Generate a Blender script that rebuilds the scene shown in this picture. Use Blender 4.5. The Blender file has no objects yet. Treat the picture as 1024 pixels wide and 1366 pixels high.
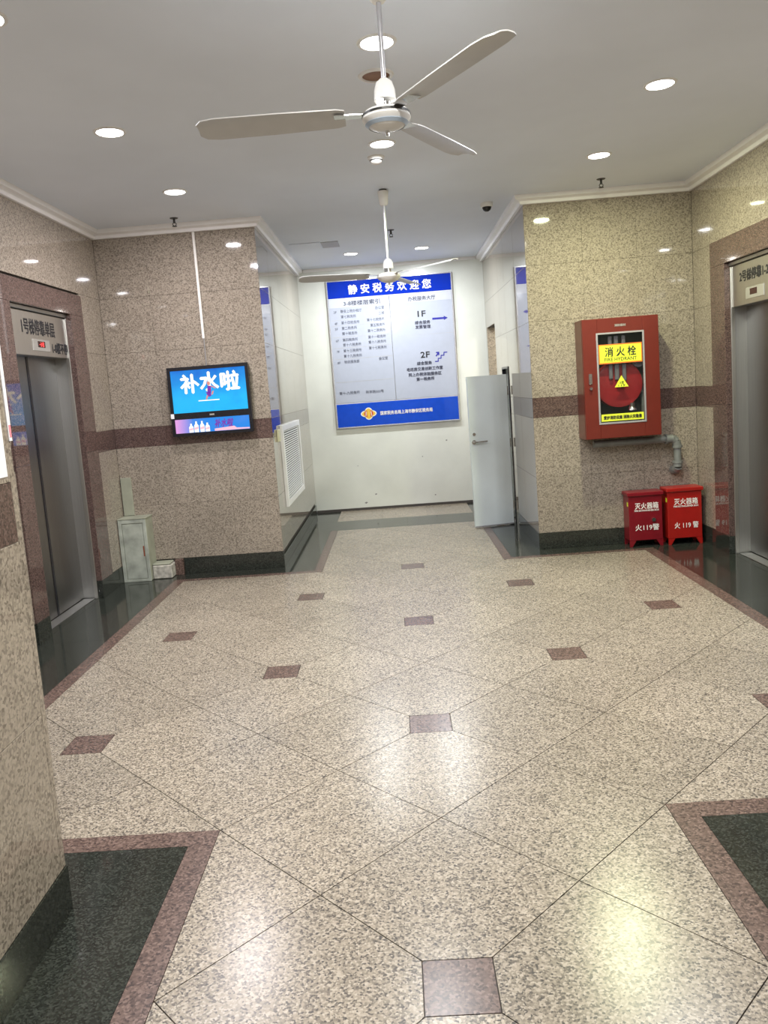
import bpy, math
from mathutils import Vector, Matrix

# ---------------------------------------------------------------- camera, world, exposure
scene = bpy.context.scene
col = scene.collection
cam_d = bpy.data.cameras.new('camera')
cam = bpy.data.objects.new('camera', cam_d); col.objects.link(cam)
RT = Vector((0.99698867, 0.02120508, -0.07459182)); UP = Vector((0.0714717, 0.12196477, 0.98995777)); FW = Vector((-0.03008971, 0.99230789, -0.12008193))
M4 = Matrix(((RT.x, UP.x, -FW.x, 0), (RT.y, UP.y, -FW.y, 0), (RT.z, UP.z, -FW.z, 1.5), (0, 0, 0, 1)))
cam.matrix_world = M4
cam_d.sensor_fit = 'VERTICAL'; cam_d.sensor_height = 36.0; cam_d.sensor_width = 27.0
cam_d.lens = 1047.38 * 36.0 / 1366.0
cam_d.shift_x = (512 - 500.95) / 1366.0; cam_d.shift_y = (645.11 - 683) / 1366.0
cam_d.clip_start = 0.05; cam_d.clip_end = 60
scene.camera = cam

world = bpy.data.worlds.new('world'); scene.world = world; world.use_nodes = True
world.node_tree.nodes['Background'].inputs[0].default_value = (0.6, 0.65, 0.75, 1)
world.node_tree.nodes['Background'].inputs[1].default_value = 0.05
vs = scene.view_settings
vs.view_transform = 'Standard'; vs.look = 'None'; vs.gamma = 1.0; vs.use_curve_mapping = False
vs.exposure = 0.42

# downlights: x, y, colour, watts, label
LAMPS = [
    (0.038, 3.61, (1.0, 0.96, 0.86), 17, 'glowing round downlight hidden half behind the front fan rod'),
    (-1.43, 4.43, (0.90, 0.90, 1.0), 22, 'glowing round downlight, front one of the left pair above elevator'),
    (-1.437, 5.74, (1.0, 0.93, 0.96), 23, 'glowing round downlight on the left in front of the granite pillar with television'),
    (1.528, 4.42, (0.95, 0.97, 1.0), 24, 'glowing round downlight, front one of the right pair with the widest glare'),
    (1.54, 5.71, (0.94, 0.98, 0.60), 38, 'yellowish round downlight on the right above the red hydrant cabinet'),
    (0.042, 5.04, (0.94, 0.97, 1.0), 18, 'glowing round downlight just below the front fan motor beside smoke detector'),
    (-0.352, 8.86, (0.94, 0.98, 1.0), 22, 'left glowing round downlight over the blue and white notice board'),
    (0.425, 8.84, (0.94, 0.98, 1.0), 22, 'right glowing round downlight over the blue and white notice board'),
    (-1.43, 3.1, (0.93, 0.95, 1.0), 24, 'round downlight in the left lobby ceiling out of view'),
    (1.53, 3.1, (0.93, 0.95, 1.0), 24, 'round downlight in the right lobby ceiling out of view'),
    (0.04, 1.7, (1.0, 0.97, 0.90), 40, 'round downlight in the entry passage ceiling above the camera'),
    (0.04, -0.6, (0.93, 0.95, 1.0), 24, 'round downlight in the entry passage ceiling behind the camera'),
]

# ---------------------------------------------------------------- room dimensions (metres)
XL, XR, YA, YC, XA, XB = -2.434, 2.566, 6.77, 9.74, -1.06, 1.183
XNL, XNR, YN, YB = -1.088, 1.21, 2.197, -2.6
HC, HL = 2.985, 2.915

# ---------------------------------------------------------------- materials
def new_mat(name):
    m = bpy.data.materials.new(name); m.use_nodes = True
    nt = m.node_tree
    return m, nt, nt.nodes['Principled BSDF']

def plain(name, c, rough=0.5, metal=0.0, noise=0.06, nscale=14.0, emit=None, estr=0.0, coat=0.0, spec=0.5):
    m, nt, b = new_mat(name)
    N, L = nt.nodes, nt.links
    geo = N.new('ShaderNodeNewGeometry')
    nz = N.new('ShaderNodeTexNoise'); nz.inputs['Scale'].default_value = nscale; nz.inputs['Detail'].default_value = 5
    L.new(geo.outputs['Position'], nz.inputs['Vector'])
    r = N.new('ShaderNodeValToRGB')
    r.color_ramp.elements[0].position = 0.3; r.color_ramp.elements[1].position = 0.7
    r.color_ramp.elements[0].color = (c[0] * (1 - noise), c[1] * (1 - noise), c[2] * (1 - noise), 1)
    r.color_ramp.elements[1].color = (min(1, c[0] * (1 + noise)), min(1, c[1] * (1 + noise)), min(1, c[2] * (1 + noise)), 1)
    L.new(nz.outputs['Fac'], r.inputs['Fac']); L.new(r.outputs['Color'], b.inputs['Base Color'])
    b.inputs['Roughness'].default_value = rough; b.inputs['Metallic'].default_value = metal
    b.inputs['Coat Weight'].default_value = coat; b.inputs['Specular IOR Level'].default_value = spec
    if emit:
        b.inputs['Emission Color'].default_value = (*emit, 1); b.inputs['Emission Strength'].default_value = estr
    return m

def granite(name, stops, scale=120.0, rough=0.08, vary=0.05, rough_noise=0.0, blotch=0.1, spec=0.5, coat=0.0):
    """speckled polished stone: random-valued grains, large soft blotches, slight slab-to-slab change"""
    m, nt, b = new_mat(name)
    N, L = nt.nodes, nt.links
    geo = N.new('ShaderNodeNewGeometry')
    wn = N.new('ShaderNodeTexNoise'); wn.inputs['Scale'].default_value = scale * 0.9; wn.inputs['Detail'].default_value = 2
    L.new(geo.outputs['Position'], wn.inputs['Vector'])
    add = N.new('ShaderNodeVectorMath'); add.operation = 'MULTIPLY_ADD'
    L.new(wn.outputs['Color'], add.inputs[0]); add.inputs[1].default_value = (0.9 / scale,) * 3; L.new(geo.outputs['Position'], add.inputs[2])
    vo = N.new('ShaderNodeTexVoronoi'); vo.inputs['Scale'].default_value = scale
    L.new(add.outputs[0], vo.inputs['Vector'])
    sep = N.new('ShaderNodeSeparateColor'); L.new(vo.outputs['Color'], sep.inputs[0])
    r = N.new('ShaderNodeValToRGB'); cr = r.color_ramp; cr.interpolation = 'LINEAR'
    while len(cr.elements) < len(stops): cr.elements.new(0.5)
    for e, (p, c) in zip(cr.elements, stops): e.position = p; e.color = (*c, 1)
    L.new(sep.outputs[0], r.inputs['Fac'])
    big = N.new('ShaderNodeTexNoise'); big.inputs['Scale'].default_value = 2.2; big.inputs['Detail'].default_value = 6
    L.new(geo.outputs['Position'], big.inputs['Vector'])
    oi = N.new('ShaderNodeObjectInfo')
    m1 = N.new('ShaderNodeMath'); m1.operation = 'MULTIPLY_ADD'; L.new(big.outputs['Fac'], m1.inputs[0]); m1.inputs[1].default_value = blotch * 2; m1.inputs[2].default_value = 1 - blotch - vary / 2
    m2 = N.new('ShaderNodeMath'); m2.operation = 'MULTIPLY_ADD'; L.new(oi.outputs['Random'], m2.inputs[0]); m2.inputs[1].default_value = vary; L.new(m1.outputs[0], m2.inputs[2])
    sc = N.new('ShaderNodeVectorMath'); sc.operation = 'SCALE'; L.new(r.outputs['Color'], sc.inputs[0]); L.new(m2.outputs[0], sc.inputs['Scale'])
    L.new(sc.outputs[0], b.inputs['Base Color'])
    b.inputs['Roughness'].default_value = rough; b.inputs['Specular IOR Level'].default_value = spec
    if coat:
        b.inputs['Coat Weight'].default_value = coat; b.inputs['Coat Roughness'].default_value = 0.02; b.inputs['Coat IOR'].default_value = 1.5
    if rough_noise:
        rn = N.new('ShaderNodeMath'); rn.operation = 'MULTIPLY_ADD'; L.new(big.outputs['Fac'], rn.inputs[0]); rn.inputs[1].default_value = rough_noise; rn.inputs[2].default_value = rough - rough_noise / 2
        L.new(rn.outputs[0], b.inputs['Roughness'])
    return m

def steel(name, c, rough=0.28):
    m, nt, b = new_mat(name)
    N, L = nt.nodes, nt.links
    geo = N.new('ShaderNodeNewGeometry'); mp = N.new('ShaderNodeMapping'); mp.inputs['Scale'].default_value = (220, 220, 3)
    nz = N.new('ShaderNodeTexNoise'); nz.inputs['Scale'].default_value = 1.0; nz.inputs['Detail'].default_value = 4
    L.new(geo.outputs['Position'], mp.inputs[0]); L.new(mp.outputs[0], nz.inputs['Vector'])
    r = N.new('ShaderNodeValToRGB')
    r.color_ramp.elements[0].color = (*[v * 0.86 for v in c], 1); r.color_ramp.elements[1].color = (*[v * 1.1 for v in c], 1)
    L.new(nz.outputs['Fac'], r.inputs['Fac']); L.new(r.outputs['Color'], b.inputs['Base Color'])
    b.inputs['Metallic'].default_value = 1.0; b.inputs['Roughness'].default_value = rough
    return m

def ramp_emit(name, c0, c1, axis, a, bb, strength, nscale=9.0, namt=0.5):
    """lit screen picture: colour mix across an axis plus cloud noise"""
    m, nt, b = new_mat(name)
    N, L = nt.nodes, nt.links
    geo = N.new('ShaderNodeNewGeometry'); sx = N.new('ShaderNodeSeparateXYZ'); L.new(geo.outputs['Position'], sx.inputs[0])
    mr = N.new('ShaderNodeMapRange'); L.new(sx.outputs[axis], mr.inputs[0]); mr.inputs[1].default_value = a; mr.inputs[2].default_value = bb
    nz = N.new('ShaderNodeTexNoise'); nz.inputs['Scale'].default_value = nscale; nz.inputs['Detail'].default_value = 6
    L.new(geo.outputs['Position'], nz.inputs['Vector'])
    ad = N.new('ShaderNodeMath'); ad.operation = 'MULTIPLY_ADD'; L.new(nz.outputs['Fac'], ad.inputs[0]); ad.inputs[1].default_value = namt; L.new(mr.outputs[0], ad.inputs[2])
    su = N.new('ShaderNodeMath'); su.operation = 'SUBTRACT'; L.new(ad.outputs[0], su.inputs[0]); su.inputs[1].default_value = namt / 2; su.use_clamp = True
    mx = N.new('ShaderNodeMix'); mx.data_type = 'RGBA'; L.new(su.outputs[0], mx.inputs[0]); mx.inputs[6].default_value = (*c0, 1); mx.inputs[7].default_value = (*c1, 1)
    L.new(mx.outputs[2], b.inputs['Emission Color']); b.inputs['Emission Strength'].default_value = strength
    b.inputs['Base Color'].default_value = (0.01, 0.01, 0.012, 1); b.inputs['Roughness'].default_value = 0.15
    return m

MT = {}
MT['floor'] = granite('floor_granite', [(0.0, (0.062, 0.055, 0.050)), (0.16, (0.125, 0.105, 0.086)), (0.34, (0.222, 0.188, 0.145)), (0.65, (0.30, 0.254, 0.198)), (1.0, (0.43, 0.375, 0.305))], 178, 0.25, 0.16, 0.10, 0.16, spec=0.42)
MT['wall'] = granite('wall_granite', [(0.0, (0.15, 0.125, 0.10)), (0.14, (0.20, 0.17, 0.138)), (0.45, (0.285, 0.243, 0.195)), (1.0, (0.375, 0.325, 0.265))], 120, 0.04, 0.06, 0.0, 0.10, coat=0.5)
MT['red'] = granite('red_granite', [(0.0, (0.045, 0.030, 0.028)), (0.35, (0.088, 0.055, 0.048)), (0.75, (0.122, 0.078, 0.068)), (1.0, (0.16, 0.108, 0.096))], 160, 0.05, 0.05, 0.0, 0.06, coat=0.5)
MT['redfloor'] = granite('red_floor_granite', [(0.0, (0.045, 0.030, 0.026)), (0.35, (0.10, 0.064, 0.053)), (0.75, (0.14, 0.092, 0.076)), (1.0, (0.20, 0.137, 0.115))], 150, 0.24, 0.06, 0.06, 0.08)
MT['green'] = granite('green_granite', [(0.0, (0.012, 0.013, 0.011)), (0.6, (0.026, 0.030, 0.025)), (1.0, (0.050, 0.055, 0.047))], 190, 0.10, 0.15, 0.05, 0.15)
MT['grout'] = plain('grout', (0.07, 0.06, 0.055), 0.9)
MT['ceiling'] = plain('ceiling_paint', (0.80, 0.86, 0.96), 0.7, noise=0.03, nscale=1.6)
MT['crown'] = plain('crown_plaster', (0.90, 0.89, 0.89), 0.45, noise=0.02)
MT['backwall'] = plain('white_wall_paint', (0.74, 0.755, 0.70), 0.28, noise=0.05, nscale=3)
MT['white'] = plain('white_enamel', (0.80, 0.80, 0.79), 0.3, noise=0.02)
MT['whitep'] = plain('white_plastic', (0.78, 0.76, 0.72), 0.4, noise=0.02)
MT['blade'] = plain('fan_blade_grey', (0.58, 0.58, 0.58), 0.4, noise=0.03)
MT['bluering'] = plain('fan_blue_grey', (0.45, 0.55, 0.68), 0.35, noise=0.02)
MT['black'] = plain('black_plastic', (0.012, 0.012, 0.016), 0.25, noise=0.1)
MT['darkmetal'] = plain('dark_metal', (0.05, 0.05, 0.05), 0.4, 0.6)
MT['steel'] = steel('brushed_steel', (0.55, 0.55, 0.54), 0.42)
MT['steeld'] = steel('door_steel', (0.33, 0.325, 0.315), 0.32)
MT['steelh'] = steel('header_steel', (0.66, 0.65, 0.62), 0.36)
MT['chrome'] = plain('chrome', (0.7, 0.7, 0.7), 0.15, 1.0)
MT['cabred'] = plain('cabinet_red', (0.135, 0.018, 0.011), 0.3, noise=0.06, coat=0.2)
MT['boxred'] = plain('extinguisher_box_dark_red', (0.185, 0.006, 0.013), 0.3, noise=0.06)
MT['boxred2'] = plain('extinguisher_box_bright_red', (0.33, 0.011, 0.008), 0.3, noise=0.06)
MT['reel'] = plain('reel_red', (0.36, 0.02, 0.025), 0.35, noise=0.08)
MT['cabin'] = plain('cabinet_inside_grey', (0.09, 0.10, 0.10), 0.5)
MT['yellow'] = plain('sticker_yellow', (0.72, 0.79, 0.05), 0.4, noise=0.02)
MT['orange'] = plain('sticker_orange', (0.75, 0.20, 0.03), 0.4, noise=0.02)
MT['ink'] = plain('black_ink', (0.015, 0.015, 0.018), 0.5, noise=0.0)
MT['ink2'] = plain('grey_ink', (0.05, 0.055, 0.09), 0.5, noise=0.0)
MT['paintwhite'] = plain('white_lettering', (0.85, 0.83, 0.80), 0.45, noise=0.02)
MT['pipe'] = plain('galvanised_grey_pipe', (0.22, 0.23, 0.22), 0.45, 0.3, noise=0.15)
MT['hose'] = plain('white_canvas_hose', (0.17, 0.165, 0.18), 0.8)
MT['blue'] = plain('board_blue', (0.004, 0.03, 0.42), 0.06, noise=0.03, spec=0.35)
MT['blue2'] = plain('board_bright_blue', (0.004, 0.065, 0.55), 0.05, noise=0.06)
MT['panelwhite'] = plain('board_pale_panel', (0.44, 0.47, 0.56), 0.08, noise=0.02)
MT['panelpale'] = plain('board_pale_heading', (0.56, 0.58, 0.66), 0.08, noise=0.02)
MT['navy'] = plain('board_navy_symbol', (0.02, 0.02, 0.30), 0.4, noise=0.0)
MT['gold'] = plain('emblem_gold', (0.80, 0.50, 0.06), 0.35, noise=0.02)
MT['emred'] = plain('emblem_red', (0.55, 0.04, 0.03), 0.35, noise=0.02)
MT['emwhite'] = plain('emblem_white', (0.82, 0.85, 0.75), 0.4, noise=0.02)
MT['alu'] = plain('aluminium_frame', (0.66, 0.66, 0.70), 0.25, 0.7)
MT['doorpaint'] = plain('pale_grey_door_paint', (0.66, 0.73, 0.74), 0.3, noise=0.03, nscale=4)
MT['boxpaint'] = plain('worn_pale_green_paint', (0.36, 0.385, 0.33), 0.5, noise=0.28, nscale=9)
MT['boxside'] = plain('pale_olive_paint', (0.30, 0.31, 0.24), 0.5, noise=0.12, nscale=9)
MT['rust'] = plain('rust', (0.22, 0.05, 0.02), 0.8, noise=0.2)
MT['mortar'] = plain('rough_mortar', (0.40, 0.38, 0.33), 0.8, noise=0.4, nscale=30)
MT['brownmuck'] = plain('brown_dead_lamp', (0.24, 0.13, 0.08), 0.6, noise=0.15)
MT['paper'] = plain('white_paper', (0.82, 0.82, 0.84), 0.6, noise=0.01)
MT['pink'] = plain('pink_print', (0.7, 0.25, 0.3), 0.6, noise=0.05)
MT['ventgrey'] = plain('vent_slat_white', (0.62, 0.62, 0.60), 0.4, noise=0.04)
MT['ventdark'] = plain('vent_shade_backing', (0.04, 0.04, 0.04), 0.8)
MT['panelgrey'] = plain('access_panel_grey', (0.42, 0.42, 0.43), 0.5, noise=0.03)
MT['cable'] = plain('grey_cable', (0.25, 0.24, 0.24), 0.5)
MT['glassdark'] = plain('dark_dome', (0.01, 0.01, 0.012), 0.08)
MT['lens'] = plain('lit_lens', (0.9, 0.9, 0.9), 0.4, emit=(1, 0.98, 0.94), estr=12.0)
MT['led'] = plain('led_red', (0.05, 0.0, 0.0), 0.3, emit=(1, 0.05, 0.05), estr=2.0)
MT['leddark'] = plain('led_window', (0.035, 0.01, 0.01), 0.2)
MT['plate'] = plain('indicator_plate', (0.50, 0.49, 0.46), 0.35, 0.6)
MT['oldplastic'] = plain('yellowed_plastic', (0.62, 0.60, 0.40), 0.4)
MT['alcove'] = plain('alcove_plaster', (0.7, 0.69, 0.64), 0.7)
MT['screen1'] = ramp_emit('screen_blue_picture', (0.0, 0.12, 0.60), (0.01, 0.46, 0.92), 2, 1.80, 1.52, 0.85, 9, 0.7)
MT['screen2'] = ramp_emit('screen_pink_blue_picture', (0.75, 0.35, 0.75), (0.02, 0.25, 0.80), 0, -1.86, -1.72, 0.8, 6, 0.3)
MT['glow'] = plain('screen_white_lettering', (0.1, 0.1, 0.1), 0.3, emit=(1.0, 1.0, 0.80), estr=0.85)
MT['glowpink'] = plain('screen_pink', (0.1, 0.1, 0.1), 0.3, emit=(0.95, 0.5, 0.65), estr=0.7)
MT['glowpurple'] = plain('screen_purple', (0.05, 0.02, 0.05), 0.3, emit=(0.14, 0.02, 0.35), estr=0.8)
MT['glowskin'] = plain('screen_skin', (0.05, 0.02, 0.05), 0.3, emit=(0.8, 0.3, 0.2), estr=0.7)
m, nt, b = new_mat('cabinet_glass'); b.inputs['Base Color'].default_value = (0.02, 0.025, 0.025, 1); b.inputs['Roughness'].default_value = 0.02
b.inputs['Alpha'].default_value = 0.15; b.inputs['Specular IOR Level'].default_value = 0.6; MT['glass'] = m

# ---------------------------------------------------------------- mesh helpers
WO = {}      # world origin of each object

class MB:
    def __init__(s): s.v = []; s.f = []
    def add(s, vs, fs):
        o = len(s.v); s.v += [tuple(p) for p in vs]; s.f += [tuple(i + o for i in f) for f in fs]; return s
    def box(s, x0, x1, y0, y1, z0, z1):
        vs = [(x, y, z) for z in (z0, z1) for y in (y0, y1) for x in (x0, x1)]
        return s.add(vs, [(0, 2, 3, 1), (4, 5, 7, 6), (0, 1, 5, 4), (2, 6, 7, 3), (0, 4, 6, 2), (1, 3, 7, 5)])
    def bbox(s, x0, x1, y0, y1, z0, z1, c):
        """box with all twelve edges chamfered"""
        X, Y, Z = (x0, x1), (y0, y1), (z0, z1); vs = []; idx = {}
        for i in (0, 1):
            for j in (0, 1):
                for k in (0, 1):
                    sx, sy, sz = (c if i == 0 else -c), (c if j == 0 else -c), (c if k == 0 else -c)
                    for a, p in enumerate(((X[i], Y[j] + sy, Z[k] + sz), (X[i] + sx, Y[j], Z[k] + sz), (X[i] + sx, Y[j] + sy, Z[k]))):
                        idx[i, j, k, a] = len(vs); vs.append(p)
        fs = []
        for i in (0, 1):
            q = [idx[i, j, k, 0] for j, k in ((0, 0), (1, 0), (1, 1), (0, 1))]; fs.append(q if i else q[::-1])
            q = [idx[j, i, k, 1] for j, k in ((0, 0), (1, 0), (1, 1), (0, 1))]; fs.append(q[::-1] if i else q)
            q = [idx[j, k, i, 2] for j, k in ((0, 0), (1, 0), (1, 1), (0, 1))]; fs.append(q if i else q[::-1])
        for i in (0, 1):
            for j in (0, 1):
                for (a, b, g) in ((0, 1, lambda k: (i, j, k)), (0, 2, lambda k: (i, k, j)), (1, 2, lambda k: (k, i, j))):
                    q = [idx[(*g(0), a)], idx[(*g(1), a)], idx[(*g(1), b)], idx[(*g(0), b)]]
                    fs.append(q)
                for k in (0, 1): fs.append([idx[i, j, k, 0], idx[i, j, k, 1], idx[i, j, k, 2]])
        return s.add(vs, fs)
    def cyl(s, p0, p1, r0, r1=None, n=16, caps=True):
        r1 = r0 if r1 is None else r1
        p0, p1 = Vector(p0), Vector(p1); d = (p1 - p0).normalized()
        a = d.orthogonal().normalized(); b = d.cross(a)
        vs = [tuple(p + r * (math.cos(t) * a + math.sin(t) * b)) for p, r in ((p0, r0), (p1, r1)) for t in [2 * math.pi * k / n for k in range(n)]]
        fs = [(k, (k + 1) % n, n + (k + 1) % n, n + k) for k in range(n)]
        if caps: fs += [tuple(range(n))[::-1], tuple(range(n, 2 * n))]
        return s.add(vs, fs)
    def lathe(s, prof, c, n=32, axis='z'):
        """profile of (radius, height), closed to the axis where radius is 0"""
        vs = []; rings = []
        for r, h in prof:
            if r < 1e-6: rings.append([len(vs)]); vs.append((0, 0, h))
            else:
                rings.append(list(range(len(vs), len(vs) + n)))
                vs += [(r * math.cos(2 * math.pi * k / n), r * math.sin(2 * math.pi * k / n), h) for k in range(n)]
        fs = []
        for A, B in zip(rings, rings[1:]):
            for k in range(n):
                a0, a1, b0, b1 = A[k % len(A)], A[(k + 1) % len(A)], B[k % len(B)], B[(k + 1) % len(B)]
                q = []
                for i in (a0, a1, b1, b0):
                    if i not in q: q.append(i)
                if len(q) > 2: fs.append(q)
        if axis == 'y': vs = [(x, z, -y) for x, y, z in vs]
        if axis == 'x': vs = [(z, x, y) for x, y, z in vs]
        return s.add([(x + c[0], y + c[1], z + c[2]) for x, y, z in vs], fs)
    def prism(s, poly, fn, d0, d1):
        """polygon (u,v) extruded between depths d0,d1 ; fn(u,v,d)->xyz"""
        n = len(poly)
        vs = [fn(u, v, d) for d in (d0, d1) for u, v in poly]
        fs = [tuple(range(n))[::-1], tuple(range(n, 2 * n))] + [(k, (k + 1) % n, n + (k + 1) % n, n + k) for k in range(n)]
        return s.add(vs, fs)
    def tube(s, pts, r, n=14):
        for a, b in zip(pts, pts[1:]): s.cyl(a, b, r, r, n)
        return s
    def build(s, name, mat, parent=None, smooth=False, origin=None, label=None, mesh_name=None):
        if origin is None:
            lo = [min(p[i] for p in s.v) for i in range(3)]; hi = [max(p[i] for p in s.v) for i in range(3)]
            origin = [(lo[0] + hi[0]) / 2, (lo[1] + hi[1]) / 2, lo[2] if parent is None else (lo[2] + hi[2]) / 2]
        me = bpy.data.meshes.new(name)
        me.from_pydata([(p[0] - origin[0], p[1] - origin[1], p[2] - origin[2]) for p in s.v], [], s.f)
        me.materials.append(MT[mat] if isinstance(mat, str) else mat)
        import bmesh
        bm = bmesh.new(); bm.from_mesh(me); bmesh.ops.recalc_face_normals(bm, faces=bm.faces); bm.to_mesh(me); bm.free()
        if smooth:
            me.shade_smooth(); me.set_sharp_from_angle(angle=math.radians(35))
        return place(name, me, origin, parent, label)

def place(name, data, origin, parent=None, label=None):
    o = bpy.data.objects.new(name, data); col.objects.link(o)
    po = WO[parent.name] if parent else (0, 0, 0)
    o.location = [origin[i] - po[i] for i in range(3)]
    if parent: o.parent = parent
    if label: o['label'] = label
    WO[o.name] = tuple(origin)
    return o

def thing(name, loc, label, cat, group=None, kind=None):
    o = place(name, None, loc); o.empty_display_size = 0.05
    tag(o, label, cat, group, kind); return o

def tag(o, label=None, cat=None, group=None, kind=None):
    if label: o['label'] = label
    if cat: o['category'] = cat
    if group: o['group'] = group
    if kind: o['kind'] = kind
    return o

def text(name, body, size, pos, xd, yd, mat, parent, align='CENTER', sx=1.0, bold=0.0, ext=0.0006, fit=None, shear=0.0):
    """flat lettering as a mesh: pos = centre of the line, xd reading direction, yd up"""
    cu = bpy.data.curves.new(name, 'FONT'); cu.body = body; cu.size = size; cu.align_x = align; cu.align_y = 'CENTER'
    cu.extrude = ext; cu.shear = shear; cu.resolution_u = 2
    ob = bpy.data.objects.new(name, cu); col.objects.link(ob)
    dg = bpy.context.evaluated_depsgraph_get(); dg.update()
    me = bpy.data.meshes.new_from_object(ob.evaluated_get(dg))
    bpy.data.objects.remove(ob); bpy.data.curves.remove(cu)
    if len(me.vertices) == 0: return None
    xs = [v.co.x for v in me.vertices]; ys = [v.co.y for v in me.vertices]
    w = max(xs) - min(xs); mid = (max(ys) + min(ys)) / 2
    if fit: sx = fit / w
    cxm = (max(xs) + min(xs)) / 2 if align == 'CENTER' else min(xs)
    X, Y = Vector(xd), Vector(yd); Z = X.cross(Y)
    if bold:        # heavier strokes: the glyphs repeated a hair's breadth apart in one mesh
        import bmesh
        bm = bmesh.new()
        for j, (ox, oy) in enumerate(((0, 0), (bold, 0), (-bold, 0), (0, bold), (0, -bold))):
            k = len(bm.verts); bm.from_mesh(me); bm.verts.ensure_lookup_table()
            for v in bm.verts[k:]: v.co.x += ox / sx; v.co.y += oy; v.co.z += 0.0003 * j
        bm.to_mesh(me); bm.free()
    for v in me.vertices:
        v.co = X * ((v.co.x - cxm) * sx) + Y * (v.co.y - mid) + Z * v.co.z
    me.materials.clear(); me.materials.append(MT[mat]); me.name = name
    return place(name, me, pos, parent)

EX, EY, EZ = (1, 0, 0), (0, 1, 0), (0, 0, 1)

# ---------------------------------------------------------------- floor
floor = MB().box(-2.95, 3.1, YB - 0.2, YC + 0.2, -0.14, -0.008).build('floor', 'grout')
tag(floor, 'speckled beige granite floor with red accent squares and dark green borders', 'floor', kind='structure')
FT = 0.008

def clip_poly(poly, x0, x1, y0, y1):
    for ax, lim, sgn in ((0, x0, 1), (0, x1, -1), (1, y0, 1), (1, y1, -1)):
        out = []
        for i, p in enumerate(poly):
            q = poly[(i + 1) % len(poly)]
            a, b = sgn * (p[ax] - lim), sgn * (q[ax] - lim)
            if a >= 0: out.append(p)
            if a * b < 0:
                t = a / (a - b); out.append((p[0] + t * (q[0] - p[0]), p[1] + t * (q[1] - p[1])))
        poly = out
        if not poly: return []
    return poly

def area(poly): return abs(sum(p[0] * q[1] - q[0] * p[1] for p, q in zip(poly, poly[1:] + poly[:1]))) / 2

G = 0.0016           # half a joint
OX, OY, S = 0.0617, 1.806, 0.7761
DH = 0.0925          # half the accent square
LX0, LX1, LY0, LY1 = -1.887, 2.003, 2.586, 6.472
NX0, NX1 = -0.7175, 0.838
CX0, CX1, CY1 = -0.704, 0.828, 8.39
RECTS = [(LX0 + G, LX1 - G, LY0, LY1), (NX0 + G, NX1 - G, YB, LY0), (CX0 + G, CX1 - G, LY1, CY1 - G)]
# edges of the lobby field that are not shared with the passages stay inside the border strips
TALL = [(CX0 + G, CX1 - G, LY0, CY1 - G), (NX0 + G, NX1 - G, YB, LY1)]
def fn_floor(u, v, d): return (u, v, d)
def field_pieces(poly):
    out = []
    for r in RECTS + TALL:
        if all(r[0] <= p[0] <= r[1] and r[2] <= p[1] <= r[3] for p in poly): return [poly]
    for k, r in enumerate(RECTS):
        c = clip_poly(poly, *r)
        if len(c) > 2 and area(c) > 4e-4: out.append(c)
    return out

H2 = S / 2
full_mesh = {}
def inside(poly):
    return any(all(r[0] <= p[0] <= r[1] and r[2] <= p[1] <= r[3] for p in poly) for r in RECTS + TALL)
def is_accent(i, j):
    x, y = OX + i * S, OY + j * S
    return (i + j) % 2 == 0 and j <= 6 and inside([(x - DH, y - DH), (x + DH, y + DH)])
for a in range(-8, 9):
    for b_ in range(-13, 19):
        if (a + b_) % 2 == 0: continue
        cxx, cyy = OX + a * H2, OY + b_ * H2
        e = H2 - G * 1.414
        # which vertex carries an accent square
        dirs = {'E': (1, 0), 'N': (0, 1), 'W': (-1, 0), 'S': (0, -1)}
        poly = []; key = ''
        for k in 'ENWS':
            dx, dy = dirs[k]; va, vb = a + dx, b_ + dy
            if va % 2 == 0 and vb % 2 == 0 and is_accent(va // 2, vb // 2):
                key += k; t = H2 - DH - G          # clip at the side of the square
                w = e - t
                px, py = -dy, dx
                poly += [(cxx + dx * t - px * w, cyy + dy * t - py * w), (cxx + dx * t + px * w, cyy + dy * t + py * w)]
            else: poly.append((cxx + dx * e, cyy + dy * e))
        pcs = field_pieces(poly)
        if not pcs: continue
        A = sum(area(p) for p in pcs)
        if abs(A - area(poly)) < 1e-6 and len(pcs) == 1:
            if key not in full_mesh:
                full_mesh[key] = MB().prism(poly, fn_floor, -FT, 0).build('floor_tile', 'floor', floor, origin=(cxx, cyy, 0)).data
            else: place('floor_tile', full_mesh[key], (cxx, cyy, 0), floor)
        else:
            mb = MB()
            for p in pcs: mb.prism(p, fn_floor, -FT, 0)
            mb.build('floor_tile', 'floor', floor, origin=(cxx, cyy, 0))
acc = None
for i in range(-4, 5):
    for j in range(-6, 9):
        if not is_accent(i, j): continue
        x, y = OX + i * S, OY + j * S
        e = DH - G
        poly = [(x - e, y - e), (x + e, y - e), (x + e, y + e), (x - e, y + e)]
        pcs = field_pieces(poly)
        if not pcs: continue
        if len(pcs) == 1 and abs(area(pcs[0]) - area(poly)) < 1e-6:
            if acc is None: acc = MB().prism(poly, fn_floor, -FT, 0).build('accent_tile', 'redfloor', floor, origin=(x, y, 0), label='dark red granite square').data
            else: place('accent_tile', acc, (x, y, 0), floor, 'dark red granite square')
        else:
            mb = MB()
            for p in pcs: mb.prism(p, fn_floor, -FT, 0)
            mb.build('accent_tile', 'redfloor', floor, origin=(x, y, 0), label='dark red granite square')

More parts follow.
